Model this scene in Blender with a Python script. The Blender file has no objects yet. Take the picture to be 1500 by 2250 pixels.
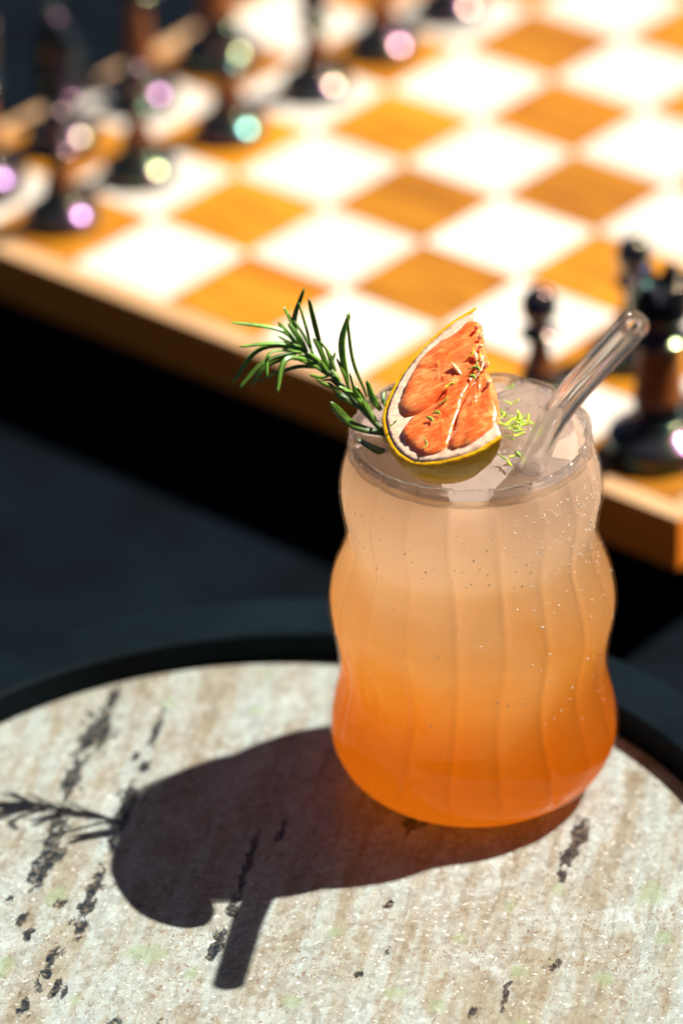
import bpy, bmesh, math, random
from mathutils import Vector, Matrix, noise

random.seed(7)
scene = bpy.context.scene
col = scene.collection
R = math.radians
PI = math.pi

# ------------------------------------------------------------------ camera
cam_d = bpy.data.cameras.new('camera')
cam = bpy.data.objects.new('camera', cam_d)
col.objects.link(cam)
cam_d.sensor_fit = 'VERTICAL'
cam_d.sensor_height = 36
cam_d.lens = 160
cam_d.clip_start = 0.05
cam_d.clip_end = 100
CAM_X, CAM_Y, CAM_Z = -0.03612, -1.08353, 0.75082
rt = Vector((0.99955, -0.015623, -0.025606))
up = Vector((0.029996, 0.520614, 0.853265))
fw = Vector((0.0, 0.85365, -0.520848))
m = Matrix((rt, up, -fw)).transposed().to_4x4()
m.translation = (CAM_X, CAM_Y, CAM_Z)
cam.matrix_world = m
cam_d.dof.use_dof = True
cam_d.dof.focus_distance = 1.238
cam_d.dof.aperture_fstop = 5.7
scene.camera = cam

# ------------------------------------------------------------------ world and sun
SUN_DIR = Vector((0.072, 0.026, 0.115)).normalized()      # towards the sun
world = bpy.data.worlds.new('World')
scene.world = world
world.use_nodes = True
wn = world.node_tree
wn.nodes.clear()
sky = wn.nodes.new('ShaderNodeTexSky')
sky.sky_type = 'NISHITA'
sky.sun_disc = False
sky.air_density = 0.18
sky.dust_density = 0.4
sky.ozone_density = 0.0
sky.sun_elevation = math.asin(SUN_DIR.z)
sky.sun_rotation = math.atan2(SUN_DIR.x, SUN_DIR.y)
bg = wn.nodes.new('ShaderNodeBackground')
bg.inputs['Strength'].default_value = 0.05
wo = wn.nodes.new('ShaderNodeOutputWorld')
wn.links.new(sky.outputs[0], bg.inputs[0])
wn.links.new(bg.outputs[0], wo.inputs[0])

sun_d = bpy.data.lights.new('sun', 'SUN')
sun_d.energy = 5.0
sun_d.angle = R(0.53)
sun_d.color = (1.0, 0.955, 0.89)
sun = bpy.data.objects.new('sun', sun_d)
col.objects.link(sun)
sun.rotation_euler = SUN_DIR.to_track_quat('Z', 'Y').to_euler()
sun.location = SUN_DIR * 3

scene.view_settings.view_transform = 'Standard'
scene.view_settings.look = 'None'
scene.view_settings.gamma = 1
scene.view_settings.exposure = 1.08
scene.view_settings.use_curve_mapping = False
scene.cycles.use_denoising = True
scene.cycles.max_bounces = 24
scene.cycles.transmission_bounces = 16
scene.cycles.transparent_max_bounces = 24
scene.cycles.sample_clamp_indirect = 8


# ------------------------------------------------------------------ helpers
def new_obj(name, verts, faces, mat=None, parent=None, smooth=True):
    me = bpy.data.meshes.new(name)
    me.from_pydata([tuple(v) for v in verts], [], faces)
    me.update()
    if smooth:
        me.polygons.foreach_set('use_smooth', [True] * len(me.polygons))
    o = bpy.data.objects.new(name, me)
    col.objects.link(o)
    if mat:
        me.materials.append(mat)
    if parent:
        o.parent = parent
    return o


def empty(name, loc=(0, 0, 0), rz=0):
    o = bpy.data.objects.new(name, None)
    o.location = loc
    o.rotation_euler = (0, 0, rz)
    o.empty_display_size = 0.01
    col.objects.link(o)
    return o


def tag(o, label, cat, group=None, kind=None):
    if label:
        o['label'] = label
    if cat:
        o['category'] = cat
    if group:
        o['group'] = group
    if kind:
        o['kind'] = kind
    return o


def crom(pts, n=8, closed=False):
    """Catmull-Rom through pts (tuples of any length)."""
    P = [Vector(p) for p in pts]
    out = []
    N = len(P)
    segs = N if closed else N - 1
    for i in range(segs):
        if closed:
            a, b, c, d = P[(i - 1) % N], P[i], P[(i + 1) % N], P[(i + 2) % N]
        else:
            b, c = P[i], P[i + 1]
            a = P[i - 1] if i > 0 else b * 2 - c
            d = P[i + 2] if i + 2 < N else c * 2 - b
        for k in range(n):
            t = k / n
            out.append(0.5 * ((2 * b) + (c - a) * t + (2 * a - 5 * b + 4 * c - d) * t * t + (3 * b - a - 3 * c + d) * t ** 3))
    if not closed:
        out.append(P[-1])
    return out


def lathe(profile, n=48, rfun=None, cap0=True, cap1=True, loop=False):
    """profile: (r, z) from bottom to top. rfun(r, z, theta) -> (r, z)."""
    verts, faces = [], []
    for r, z in profile:
        for k in range(n):
            th = 2 * PI * k / n
            rr, zz = (r, z) if rfun is None else rfun(r, z, th)
            verts.append((rr * math.cos(th), rr * math.sin(th), zz))
    M = len(profile)
    for i in range(M if loop else M - 1):
        j = (i + 1) % M
        for k in range(n):
            k2 = (k + 1) % n
            faces.append((i * n + k, i * n + k2, j * n + k2, j * n + k))
    if not loop:
        if cap0:
            faces.append(tuple(reversed(range(n))))
        if cap1:
            faces.append(tuple((M - 1) * n + k for k in range(n)))
    return verts, faces


def tube(path, rad, n=12, cap=True):
    """path of points, rad list or number"""
    P = [Vector(p) for p in path]
    verts, faces = [], []
    prev = None
    for i, p in enumerate(P):
        t = (P[min(i + 1, len(P) - 1)] - P[max(i - 1, 0)]).normalized()
        if prev is None:
            a = t.cross(Vector((0, 0, 1)))
            if a.length < 1e-4:
                a = t.cross(Vector((1, 0, 0)))
            a.normalize()
        else:
            a = (prev - t * prev.dot(t)).normalized()
        prev = a
        b = t.cross(a)
        r = rad[i] if isinstance(rad, (list, tuple)) else rad
        for k in range(n):
            th = 2 * PI * k / n
            verts.append(p + (a * math.cos(th) + b * math.sin(th)) * r)
    for i in range(len(P) - 1):
        for k in range(n):
            k2 = (k + 1) % n
            faces.append((i * n + k, i * n + k2, (i + 1) * n + k2, (i + 1) * n + k))
    if cap:
        faces.append(tuple(reversed(range(n))))
        faces.append(tuple((len(P) - 1) * n + k for k in range(n)))
    return verts, faces


def box_mesh(x0, x1, y0, y1, z0, z1, bev=0.0006):
    bm = bmesh.new()
    bmesh.ops.create_cube(bm, size=1)
    for v in bm.verts:
        v.co = Vector(((x0 + x1) / 2 + v.co.x * (x1 - x0), (y0 + y1) / 2 + v.co.y * (y1 - y0), (z0 + z1) / 2 + v.co.z * (z1 - z0)))
    if bev:
        bmesh.ops.bevel(bm, geom=list(bm.edges), offset=bev, segments=2, affect='EDGES', profile=0.6)
    me = bpy.data.meshes.new('box')
    bm.to_mesh(me)
    bm.free()
    return me


def mesh_obj(name, me, mat, parent=None):
    me.name = name
    if not me.materials:
        me.materials.append(mat)
    o = bpy.data.objects.new(name, me)
    col.objects.link(o)
    if parent:
        o.parent = parent
    return o


class NT:
    """tiny material builder"""
    def __init__(self, name):
        self.mat = bpy.data.materials.new(name)
        self.mat.use_nodes = True
        self.t = self.mat.node_tree
        self.t.nodes.clear()
        self.out = self.t.nodes.new('ShaderNodeOutputMaterial')

    def n(self, kind, **kw):
        nd = self.t.nodes.new('ShaderNode' + kind)
        for k, v in kw.items():
            setattr(nd, k, v)
        return nd

    def l(self, a, b):
        self.t.links.new(a, b)

    def set(self, sock, v):
        if hasattr(v, 'is_linked') or isinstance(v, bpy.types.NodeSocket):
            self.l(v, sock)
        elif isinstance(v, (tuple, list)) and len(v) == 3 and sock.type == 'RGBA':
            sock.default_value = (*v, 1)
        else:
            sock.default_value = v

    def coord(self, scale=(1, 1, 1), rot=(0, 0, 0), kind='Object', src=None, loc=(0, 0, 0)):
        if src is None:
            src = self.n('TexCoord').outputs[kind]
        mp = self.n('Mapping')
        mp.inputs['Scale'].default_value = scale
        mp.inputs['Rotation'].default_value = rot
        mp.inputs['Location'].default_value = loc
        self.l(src, mp.inputs['Vector'])
        return mp.outputs[0]

    def noise(self, vec, scale, detail=4, rough=0.55, dist=0.0):
        nd = self.n('TexNoise')
        self.l(vec, nd.inputs['Vector'])
        nd.inputs['Scale'].default_value = scale
        nd.inputs['Detail'].default_value = detail
        nd.inputs['Roughness'].default_value = rough
        nd.inputs['Distortion'].default_value = dist
        return nd.outputs['Fac']

    def ramp(self, fac, stops, mode='LINEAR'):
        nd = self.n('ValToRGB')
        nd.color_ramp.interpolation = mode
        e = nd.color_ramp.elements
        while len(e) < len(stops):
            e.new(0.5)
        for el, (p, c) in zip(e, stops):
            el.position = p
            el.color = (c, c, c, 1) if isinstance(c, (int, float)) else (*c, 1)
        self.l(fac, nd.inputs[0])
        return nd.outputs[0]

    def mix(self, fac, a, b, blend='MIX'):
        nd = self.n('Mix', data_type='RGBA', blend_type=blend)
        self.set(nd.inputs[0], fac)
        self.set(nd.inputs[6], a)
        self.set(nd.inputs[7], b)
        return nd.outputs[2]

    def math(self, op, a, b=0.0, clamp=False):
        nd = self.n('Math', operation=op, use_clamp=clamp)
        self.set(nd.inputs[0], a)
        self.set(nd.inputs[1], b)
        return nd.outputs[0]

    def attr(self, name):
        return self.n('Attribute', attribute_name=name).outputs['Fac']

    def bump(self, h, strength=0.3, dist=0.001, normal=None):
        nd = self.n('Bump')
        nd.inputs['Strength'].default_value = strength
        nd.inputs['Distance'].default_value = dist
        self.l(h, nd.inputs['Height'])
        if normal:
            self.l(normal, nd.inputs['Normal'])
        return nd.outputs[0]

    def principled(self, base, rough=0.5, normal=None, **kw):
        nd = self.n('BsdfPrincipled')
        self.set(nd.inputs['Base Color'], base)
        self.set(nd.inputs['Roughness'], rough)
        for k, v in kw.items():
            self.set(nd.inputs[k.replace('_', ' ')], v)
        if normal is not None:
            self.l(normal, nd.inputs['Normal'])
        return nd

    def done(self, shader):
        self.l(shader, self.out.inputs['Surface'])
        return self.mat


# ------------------------------------------------------------------ materials
def mat_granite():
    b = NT('granite')
    o = b.n('TexCoord').outputs['Object']
    ang = R(-11)
    rot = b.coord((1, 1, 1), (0, 0, R(12)), src=o)
    st = b.coord((230, 42, 90), src=rot)
    st2 = b.coord((75, 7, 60), src=rot)
    fine = b.coord((1, 0.6, 1), src=rot)
    band = b.math('ADD', b.math('MULTIPLY', b.noise(st, 1.0, 5, 0.65, 0.5), 0.5), b.math('MULTIPLY', b.noise(st2, 1.0, 4, 0.6, 0.5), 0.5))
    base = b.ramp(band, [(0.36, (0.255, 0.305, 0.30)), (0.47, (0.25, 0.275, 0.25)), (0.56, (0.21, 0.20, 0.155)), (0.66, (0.165, 0.145, 0.10))])
    cloud = b.noise(o, 60, 4, 0.6, 0.4)
    base = b.mix(b.ramp(cloud, [(0.50, 0.0), (0.70, 0.7)]), base, (0.315, 0.36, 0.355))
    lines = b.noise(b.coord((300, 22, 90), src=rot, loc=(4, 2, 0)), 1.0, 6, 0.7, 1.6)
    base = b.mix(b.math('MULTIPLY', b.ramp(lines, [(0.53, 0.0), (0.66, 1.0)]), 0.38), base, (0.10, 0.085, 0.055))
    # crystal grain
    vor = b.n('TexVoronoi', feature='F1')
    b.l(o, vor.inputs['Vector'])
    vor.inputs['Scale'].default_value = 520
    grain = b.n('RGBToBW')
    b.l(vor.outputs['Color'], grain.inputs[0])
    base = b.mix(0.35, base, b.ramp(grain.outputs[0], [(0.15, (0.34, 0.30, 0.24)), (0.45, (0.62, 0.60, 0.54)), (0.9, (0.86, 0.87, 0.82))]), 'OVERLAY')
    # brown flecks
    f1 = b.noise(fine, 900, 2, 0.5, 1.2)
    fm = b.noise(o, 55, 3, 0.6)
    fl = b.math('MULTIPLY', b.ramp(f1, [(0.60, 0.0), (0.66, 1.0)]), b.ramp(fm, [(0.38, 0.15), (0.62, 1.0)]))
    base = b.mix(b.math('MULTIPLY', fl, 0.85), base, (0.14, 0.085, 0.04))
    f2 = b.noise(b.coord((1, .8, 1), (0, 0, 0.9), src=o, loc=(3, 1, 0)), 1500, 1, 0.5, 2.0)
    base = b.mix(b.math('MULTIPLY', b.ramp(f2, [(0.64, 0.0), (0.68, 1.0)]), 0.8), base, (0.16, 0.06, 0.02))
    # pale quartz specks
    f3 = b.noise(o, 700, 1, 0.5)
    base = b.mix(b.math('MULTIPLY', b.ramp(f3, [(0.68, 0.0), (0.72, 1.0)]), 0.35), base, (0.85, 0.87, 0.86))
    # olive green inclusions
    edge = b.noise(o, 330, 4, 0.65)
    gm = b.math('ADD', b.attr('green'), b.math('MULTIPLY', b.math('SUBTRACT', edge, 0.5), 1.3))
    base = b.mix(b.math('MULTIPLY', b.ramp(gm, [(0.42, 0.0), (0.62, 1.0)]), 0.45), base, (0.19, 0.26, 0.13))
    # blue-black mica clumps
    vedge = b.math('ADD', b.math('MULTIPLY', b.noise(b.coord((1, 0.55, 1), src=rot), 420, 5, 0.7, 0.6), 0.65), b.math('MULTIPLY', b.noise(o, 150, 3), 0.35))
    chip = b.n('TexVoronoi', feature='F1')
    b.l(b.coord((1, 0.6, 1), src=rot), chip.inputs['Vector'])
    chip.inputs['Scale'].default_value = 620
    cb = b.n('RGBToBW')
    b.l(chip.outputs['Color'], cb.inputs[0])
    vm = b.math('ADD', b.math('ADD', b.attr('vein'), b.math('MULTIPLY', b.math('SUBTRACT', vedge, 0.5), 1.6)), b.math('MULTIPLY', b.math('SUBTRACT', cb.outputs[0], 0.5), 0.75))
    mica = b.ramp(b.noise(o, 600, 2), [(0.4, (0.006, 0.011, 0.017)), (0.6, (0.05, 0.045, 0.035)), (0.75, (0.20, 0.17, 0.11))])
    base = b.mix(b.ramp(vm, [(0.46, 0.0), (0.54, 0.7), (0.72, 1.0)]), base, mica)
    h = b.noise(o, 650, 3)
    p = b.principled(base, b.ramp(h, [(0.3, 0.22), (0.7, 0.48)]), normal=b.bump(h, 0.12, 0.0006), IOR=1.5)
    return b.done(p.outputs[0])


def mat_dark(name, c, rough, bump=0.08, smudge=None):
    b = NT(name)
    o = b.n('TexCoord').outputs['Object']
    n1 = b.noise(o, 22, 5, 0.6)
    base = b.mix(b.ramp(n1, [(0.35, 0), (0.75, 1)]), c, smudge or tuple(min(1, k * 1.8) for k in c))
    h = b.noise(o, 900, 2)
    p = b.principled(base, b.ramp(n1, [(0.3, rough), (0.7, rough + 0.12)]), normal=b.bump(h, bump, 0.0004), Specular_IOR_Level=0.06)
    return b.done(p.outputs[0])


def mat_wood(name, c0, c1, c2, rough, along='x', coat=0.0, scale=1.0, var=0.5):
    b = NT(name)
    oi = b.n('ObjectInfo')
    o = b.n('TexCoord').outputs['Object']
    add = b.n('VectorMath', operation='ADD')
    b.l(o, add.inputs[0])
    mul = b.n('VectorMath', operation='SCALE')
    cx = b.n('CombineXYZ')
    b.l(oi.outputs['Random'], cx.inputs[0])
    b.l(oi.outputs['Random'], cx.inputs[1])
    b.l(oi.outputs['Random'], cx.inputs[2])
    b.l(cx.outputs[0], mul.inputs[0])
    mul.inputs['Scale'].default_value = 5
    b.l(mul.outputs[0], add.inputs[1])
    s = (14, 160, 160) if along == 'x' else ((160, 14, 160) if along == 'y' else (160, 160, 14))
    st = b.coord(tuple(k * scale for k in s), src=add.outputs[0])
    g = b.noise(st, 1.0, 6, 0.6, 0.5)
    blot = b.noise(add.outputs[0], 28, 3)
    base = b.ramp(g, [(0.3, c0), (0.52, c1), (0.74, c2)])
    base = b.mix(b.ramp(blot, [(0.35, 0.0), (0.75, 0.55)]), base, c2)
    hsv = b.n('HueSaturation')
    b.l(base, hsv.inputs['Color'])
    b.l(b.math('ADD', b.math('MULTIPLY', oi.outputs['Random'], var), 1.0 - 0.56 * var), hsv.inputs['Value'])
    p = b.principled(hsv.outputs[0], rough, normal=b.bump(g, 0.15, 0.0003), Coat_Weight=coat, Coat_Roughness=0.15)
    return b.done(p.outputs[0])


def mat_lacquer(name, c):
    b = NT(name)
    o = b.n('TexCoord').outputs['Object']
    n1 = b.noise(o, 160, 4)
    p = b.principled(b.mix(n1, c, tuple(k * 2.2 for k in c)), 0.2, IOR=1.6, Coat_Weight=0.7, Coat_Roughness=0.19, Coat_IOR=1.5, Thin_Film_Thickness=b.math('ADD', b.math('MULTIPLY', b.noise(o, 90, 2), 700.0), 150.0), Thin_Film_IOR=1.35)
    return b.done(p.outputs[0])


def mat_glass(name, clear=0.3, tint=(1, 1, 1), rough=0.0, ior=1.5):
    """refracting glass with part of the light passing straight through"""
    b = NT(name)
    g = b.n('BsdfGlass')
    g.inputs['Color'].default_value = (*tint, 1)
    g.inputs['Roughness'].default_value = rough
    g.inputs['IOR'].default_value = ior
    t = b.n('BsdfTransparent')
    mx = b.n('MixShader')
    mx.inputs[0].default_value = clear
    b.l(g.outputs[0], mx.inputs[1])
    b.l(t.outputs[0], mx.inputs[2])
    return b.done(mx.outputs[0])


def mat_thin_glass():
    """thin wall: clear, with the surface reflection of glass"""
    b = NT('thin_glass')
    o = b.n('TexCoord').outputs['Object']
    h = b.noise(o, 220, 2)
    nb = b.bump(h, 0.04, 0.0005)
    lw = b.n('LayerWeight')
    lw.inputs['Blend'].default_value = 0.5
    fac = b.math('ADD', b.math('MULTIPLY', b.math('POWER', lw.outputs['Facing'], 5.0), 0.45), 0.018)
    g = b.n('BsdfGlossy')
    g.inputs['Roughness'].default_value = 0.04
    b.l(nb, g.inputs['Normal'])
    t = b.n('BsdfTransparent')
    t.inputs['Color'].default_value = (1.0, 1.0, 1.0, 1)
    mx = b.n('MixShader')
    b.l(fac, mx.inputs[0])
    b.l(t.outputs[0], mx.inputs[1])
    b.l(g.outputs[0], mx.inputs[2])
    return b.done(mx.outputs[0])


def mat_drink():
    b = NT('cloudy_drink')
    o = b.n('TexCoord').outputs['Object']
    sep = b.n('SeparateXYZ')
    b.l(o, sep.inputs[0])
    wob = b.noise(b.coord((1, 1, 0.8), src=o), 30, 3, 0.5, 0.9)
    z = b.math('ADD', b.math('DIVIDE', sep.outputs[2], 0.108), b.math('MULTIPLY', b.math('SUBTRACT', wob, 0.5), 0.5))
    base = b.ramp(z, [(0.0, (0.998, 0.37, 0.025)), (0.26, (0.998, 0.41, 0.035)), (0.44, (0.998, 0.53, 0.13)), (0.62, (0.998, 0.665, 0.32)), (0.80, (0.998, 0.765, 0.52)), (1.0, (0.998, 0.80, 0.61))])
    h = b.noise(o, 900, 3)
    nb = b.bump(h, 0.1, 0.0004)
    tr = b.n('BsdfTranslucent')
    b.l(base, tr.inputs['Color'])
    df = b.n('BsdfDiffuse')
    b.l(base, df.inputs['Color'])
    b.l(nb, df.inputs['Normal'])
    mx = b.n('MixShader')
    mx.inputs[0].default_value = 0.97
    b.l(df.outputs[0], mx.inputs[1])
    b.l(tr.outputs[0], mx.inputs[2])
    return b.done(mx.outputs[0])


def mat_cloudy(name, c, trans, gloss=0.05, rough=0.06, bump=0.3, bscale=260):
    """light-scattering stuff with a wet surface"""
    b = NT(name)
    o = b.n('TexCoord').outputs['Object']
    h = b.noise(o, bscale, 4, 0.6, 0.5)
    nb = b.bump(h, bump, 0.0008)
    col_ = b.mix(h, tuple(k * 0.85 for k in c), tuple(min(0.99, k * 1.08) for k in c))
    tr = b.n('BsdfTranslucent')
    b.l(col_, tr.inputs['Color'])
    df = b.n('BsdfDiffuse')
    b.l(col_, df.inputs['Color'])
    b.l(nb, df.inputs['Normal'])
    mx = b.n('MixShader')
    mx.inputs[0].default_value = trans
    b.l(df.outputs[0], mx.inputs[1])
    b.l(tr.outputs[0], mx.inputs[2])
    gl = b.n('BsdfGlossy')
    gl.inputs['Roughness'].default_value = rough
    b.l(nb, gl.inputs['Normal'])
    m2 = b.n('MixShader')
    m2.inputs[0].default_value = gloss
    b.l(mx.outputs[0], m2.inputs[1])
    b.l(gl.outputs[0], m2.inputs[2])
    return b.done(m2.outputs[0])


def mat_flesh(name, c0, c1, c2, sss=0.5, scale=0.006, rough=0.25, nscale=(90, 420, 200), coat=0.3, bump=0.4, sac=1100):
    b = NT(name)
    o = b.n('TexCoord').outputs['Object']
    st = b.coord(nscale, src=o)
    g = b.noise(st, 1.0, 4, 0.55, 0.6)
    vs = b.n('TexVoronoi', feature='SMOOTH_F1')
    b.l(b.coord((0.42, 1.0, 1.0), src=o), vs.inputs['Vector'])
    vs.inputs['Scale'].default_value = sac
    g = b.math('ADD', b.math('MULTIPLY', g, 0.6), b.math('MULTIPLY', vs.outputs['Distance'], 0.45))
    bl = b.noise(o, 110, 3)
    base = b.ramp(g, [(0.3, c0), (0.52, c1), (0.72, c2)])
    base = b.mix(b.ramp(bl, [(0.4, 0.0), (0.75, 0.5)]), base, c2)
    p = b.principled(base, rough, normal=b.bump(g, bump, 0.0008), Subsurface_Weight=sss, Subsurface_Scale=scale, Coat_Weight=coat, Coat_Roughness=0.12)
    p.inputs['Subsurface Radius'].default_value = (1.0, 0.5, 0.25)
    return b.done(p.outputs[0])


def mat_leaf():
    b = NT('rosemary_leaf')
    o = b.n('TexCoord').outputs['Object']
    oi = b.n('ObjectInfo')
    n1 = b.noise(o, 260, 3)
    side = b.attr('mid')                       # 1 along the leaf's pale mid rib
    base = b.mix(b.ramp(n1, [(0.3, 0), (0.7, 1)]), (0.025, 0.09, 0.004), (0.13, 0.30, 0.014))
    base = b.mix(b.math('MULTIPLY', side, 0.6), base, (0.24, 0.38, 0.06))
    hsv = b.n('HueSaturation')
    b.l(base, hsv.inputs['Color'])
    b.l(b.math('ADD', b.math('MULTIPLY', oi.outputs['Random'], 0.9), 0.45), hsv.inputs['Value'])
    p = b.principled(hsv.outputs[0], 0.38, normal=b.bump(n1, 0.2, 0.0004), Subsurface_Weight=0.15, Subsurface_Scale=0.001)
    return b.done(p.outputs[0])


def mat_plain(name, c, rough=0.5, **kw):
    b = NT(name)
    o = b.n('TexCoord').outputs['Object']
    n1 = b.noise(o, 300, 3)
    p = b.principled(b.mix(n1, tuple(k * 0.8 for k in c), tuple(min(1, k * 1.15) for k in c)), rough, normal=b.bump(n1, 0.2, 0.0004), **kw)
    return b.done(p.outputs[0])


M_granite = mat_granite()
M_table = mat_dark('dark_table', (0.0003, 0.0014, 0.003), 0.6, smudge=(0.0012, 0.0045, 0.008))
M_rim = mat_dark('black_metal', (0.0008, 0.0028, 0.0045), 0.55, smudge=(0.003, 0.009, 0.012))
M_plinth = mat_dark('black_felt', (0.004, 0.004, 0.004), 0.8)
M_light = mat_wood('pale_maple', (0.60, 0.54, 0.45), (0.66, 0.60, 0.51), (0.55, 0.47, 0.37), 0.4, var=0.12, coat=0.15)
M_orange = mat_wood('orange_wood', (0.17, 0.038, 0.002), (0.40, 0.14, 0.004), (0.54, 0.22, 0.007), 0.38, coat=0.25)
M_side = mat_wood('side_wood', (0.80, 0.19, 0.004), (0.88, 0.24, 0.006), (0.62, 0.11, 0.003), 0.5, coat=0.0, scale=0.6)
M_strip = mat_wood('border_wood', (0.42, 0.24, 0.11), (0.48, 0.29, 0.14), (0.36, 0.19, 0.085), 0.45)
M_black = mat_lacquer('black_lacquer', (0.008, 0.009, 0.010))
M_stem = mat_wood('brown_piece_wood', (0.20, 0.055, 0.010), (0.28, 0.08, 0.012), (0.13, 0.035, 0.007), 0.3, along='z', coat=0.3)
M_thin = mat_thin_glass()
M_rimglass = mat_glass('rim_glass', 0.40, (0.99, 0.99, 0.99), 0.06)
M_straw = mat_glass('straw_glass', 0.12, (0.995, 0.995, 0.995), 0.05)
M_ice = mat_glass('ice', 0.22, (0.96, 0.96, 0.99), 0.05, 1.31)
M_bub2 = mat_cloudy('bubble_film', (0.97, 0.90, 0.78), 0.5, 0.12, 0.05, 0.0)
M_drink = mat_drink()
M_top = mat_cloudy('clear_top_liquid', (0.86, 0.72, 0.62), 0.80, 0.06, 0.05, 0.6, 190)
M_seg = mat_flesh('grapefruit_flesh', (0.82, 0.095, 0.012), (0.85, 0.18, 0.035), (0.87, 0.37, 0.13), 0.5, 0.004)
M_pulp = mat_flesh('loose_pulp', (0.92, 0.30, 0.12), (0.93, 0.42, 0.22), (0.94, 0.52, 0.32), 0.7, 0.004)
M_pith = mat_flesh('grapefruit_pith', (0.82, 0.51, 0.33), (0.86, 0.61, 0.43), (0.82, 0.40, 0.24), 0.25, 0.003, 0.55, (300, 300, 300), 0.0, 0.6)
M_peel = mat_flesh('grapefruit_peel', (0.94, 0.43, 0.003), (0.96, 0.52, 0.006), (0.90, 0.34, 0.003), 0.3, 0.004, 0.32, (500, 500, 500), 0.2, 0.5)
M_leaf = mat_leaf()
M_twig = mat_plain('rosemary_stem', (0.10, 0.13, 0.04), 0.6)
M_zest = mat_plain('lime_zest', (0.42, 0.56, 0.02), 0.45, Subsurface_Weight=0.3, Subsurface_Scale=0.001)
M_zestd = mat_plain('lime_zest_dark', (0.20, 0.30, 0.03), 0.5)
M_bubble = mat_plain('bubble', (0.96, 0.80, 0.60), 0.25, Subsurface_Weight=0.8, Subsurface_Scale=0.003)

# ------------------------------------------------------------------ the surfaces
TABLE_Z = -0.062
o = new_obj('table_top', [(-4, -3, TABLE_Z), (4, -3, TABLE_Z), (4, 7, TABLE_Z), (-4, 7, TABLE_Z)], [(0, 1, 2, 3)], M_table)
tag(o, 'matte blue-black table top under the tray and the chess board', None, kind='structure')

# round tray: granite disc sunk into a black ring
TRAY = (-0.05613, -0.06818)
tray = empty('round_tray', (TRAY[0], TRAY[1], TABLE_Z))
tag(tray, 'round granite topped tray with raised black rim under the cocktail glass', 'tray')
Z0 = -TABLE_Z
RI, RO, RH = 0.1306, 0.1509, 0.0096
prof = [(RI + 0.0002, Z0 - 0.006), (RI + 0.0002, Z0 + RH - 0.0008), (RI + 0.0010, Z0 + RH), (RO - 0.0014, Z0 + RH), (RO, Z0 + RH - 0.0014), (RO, Z0 - 0.010), (RI + 0.0002, Z0 - 0.010)]
v, f = lathe(prof, 256, loop=True)
v = [Vector(k) for k in v]
o = new_obj('rim', v, f, M_rim, tray)
o.data.polygons.foreach_set('use_smooth', [False] * len(o.data.polygons))
v, f = lathe([(0.118, 0.0), (0.120, 0.002), (0.128, Z0 - 0.012), (0.128, Z0 - 0.0105)], 128)
new_obj('body', v, f, M_rim, tray)

VEIN = [[-106.1,44.4,5.8,1.3],[-109.7,26.6,10.5,2.9],[-113.5,19.7,6.6,1.8],[-116.5,3.5,10.0,1.4],[-92.9,24.5,10.0,1.1],[-95.0,8.6,3.2,1.3],[-98.0,14.1,2.1,0.8],[-101.2,-15.6,10.5,1.7],[-99.5,-6.6,5.8,1.8],[-121.3,-34.6,11.8,2.1],[-124.3,-41.0,8.4,1.8],[-119.9,-20.3,7.4,1.6],[-109.1,-54.8,11.1,1.3],[-111.4,-69.5,4.2,1.4],[-127.8,-64.0,2.4,1.1],[-131.7,-54.7,1.8,0.8],[-117.3,-57.6,2.4,1.1],[-125.6,-70.9,3.7,0.8],[-119.9,-87.7,8.9,1.2],[-117.1,-96.0,4.7,1.1],[-115.1,-99.1,3.7,0.8],[-125.4,-103.6,4.2,1.1],[-65.3,-41.9,13.2,0.9],[-69.1,-60.0,6.8,0.9],[-73.6,-77.6,5.3,1.1],[-75.2,-82.7,2.6,0.9],[-18.7,-23.3,4.7,1.8],[-15.4,-22.3,2.6,1.2],[28.0,-33.5,8.4,1.6],[24.3,-42.1,4.2,1.2],[22.5,-51.8,2.6,0.9],[-26.1,-62.2,2.4,0.9],[-35.0,-94.4,1.8,0.8],[-27.3,-84.1,2.1,0.7],[4.1,-106.0,5.3,0.7],[17.7,-92.5,2.4,1.2],[-55.7,-26.9,4.2,0.8],[-63.4,-31.0,2.1,0.8]]
GREEN = [[-92.7,-81.9,3.7,4.5],[-88.9,41.1,3.7,1.6],[-62.8,36.0,2.6,1.8],[-59.4,55.4,2.6,1.3],[-118.7,-54.3,4.7,2.1],[-131.8,-86.1,5.3,1.8],[-110.9,23.1,3.7,2.4],[46.6,-61.6,4.7,2.6],[8.3,-95.1,2.6,1.8],[-41.5,-74.7,2.6,1.6],[-25.3,-102.5,2.4,1.8],[-112.3,-101.9,2.4,1.3],[-7.2,-78.9,2.1,1.3],[20.8,-58.1,2.6,1.2],[48.2,-81.7,3.2,1.8],[-80.7,-91.7,2.6,1.6],[-14.4,-109.1,2.6,1.8],[31.5,-99.3,2.6,1.8],[-53.6,-105.2,2.4,1.8],[7.2,-64.9,2.6,1.1]]
rnd = random.Random(5)
for _ in range(26):          # the rest of the slab, beyond what the picture shows
    VEIN.append([rnd.uniform(-170, 70), rnd.uniform(-195, -112), rnd.uniform(2, 9), rnd.uniform(0.8, 1.8)])
    GREEN.append([rnd.uniform(-170, 70), rnd.uniform(-195, -112), rnd.uniform(2, 5), rnd.uniform(1, 2.5)])


def field(lst, x, y):
    best = 0.0
    ca, sa = math.cos(R(78)), math.sin(R(78))
    for cx, cy, a, w in lst:
        dx, dy = x * 1000 - cx, y * 1000 - cy
        if abs(dx) > 22 or abs(dy) > 22:
            continue
        s = (dx * ca + dy * sa) / (a * 1.15)
        t = (-dx * sa + dy * ca) / (w * 1.5)
        d = math.exp(-(s * s + t * t) * 0.75)
        best = max(best, d)
    return best


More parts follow.
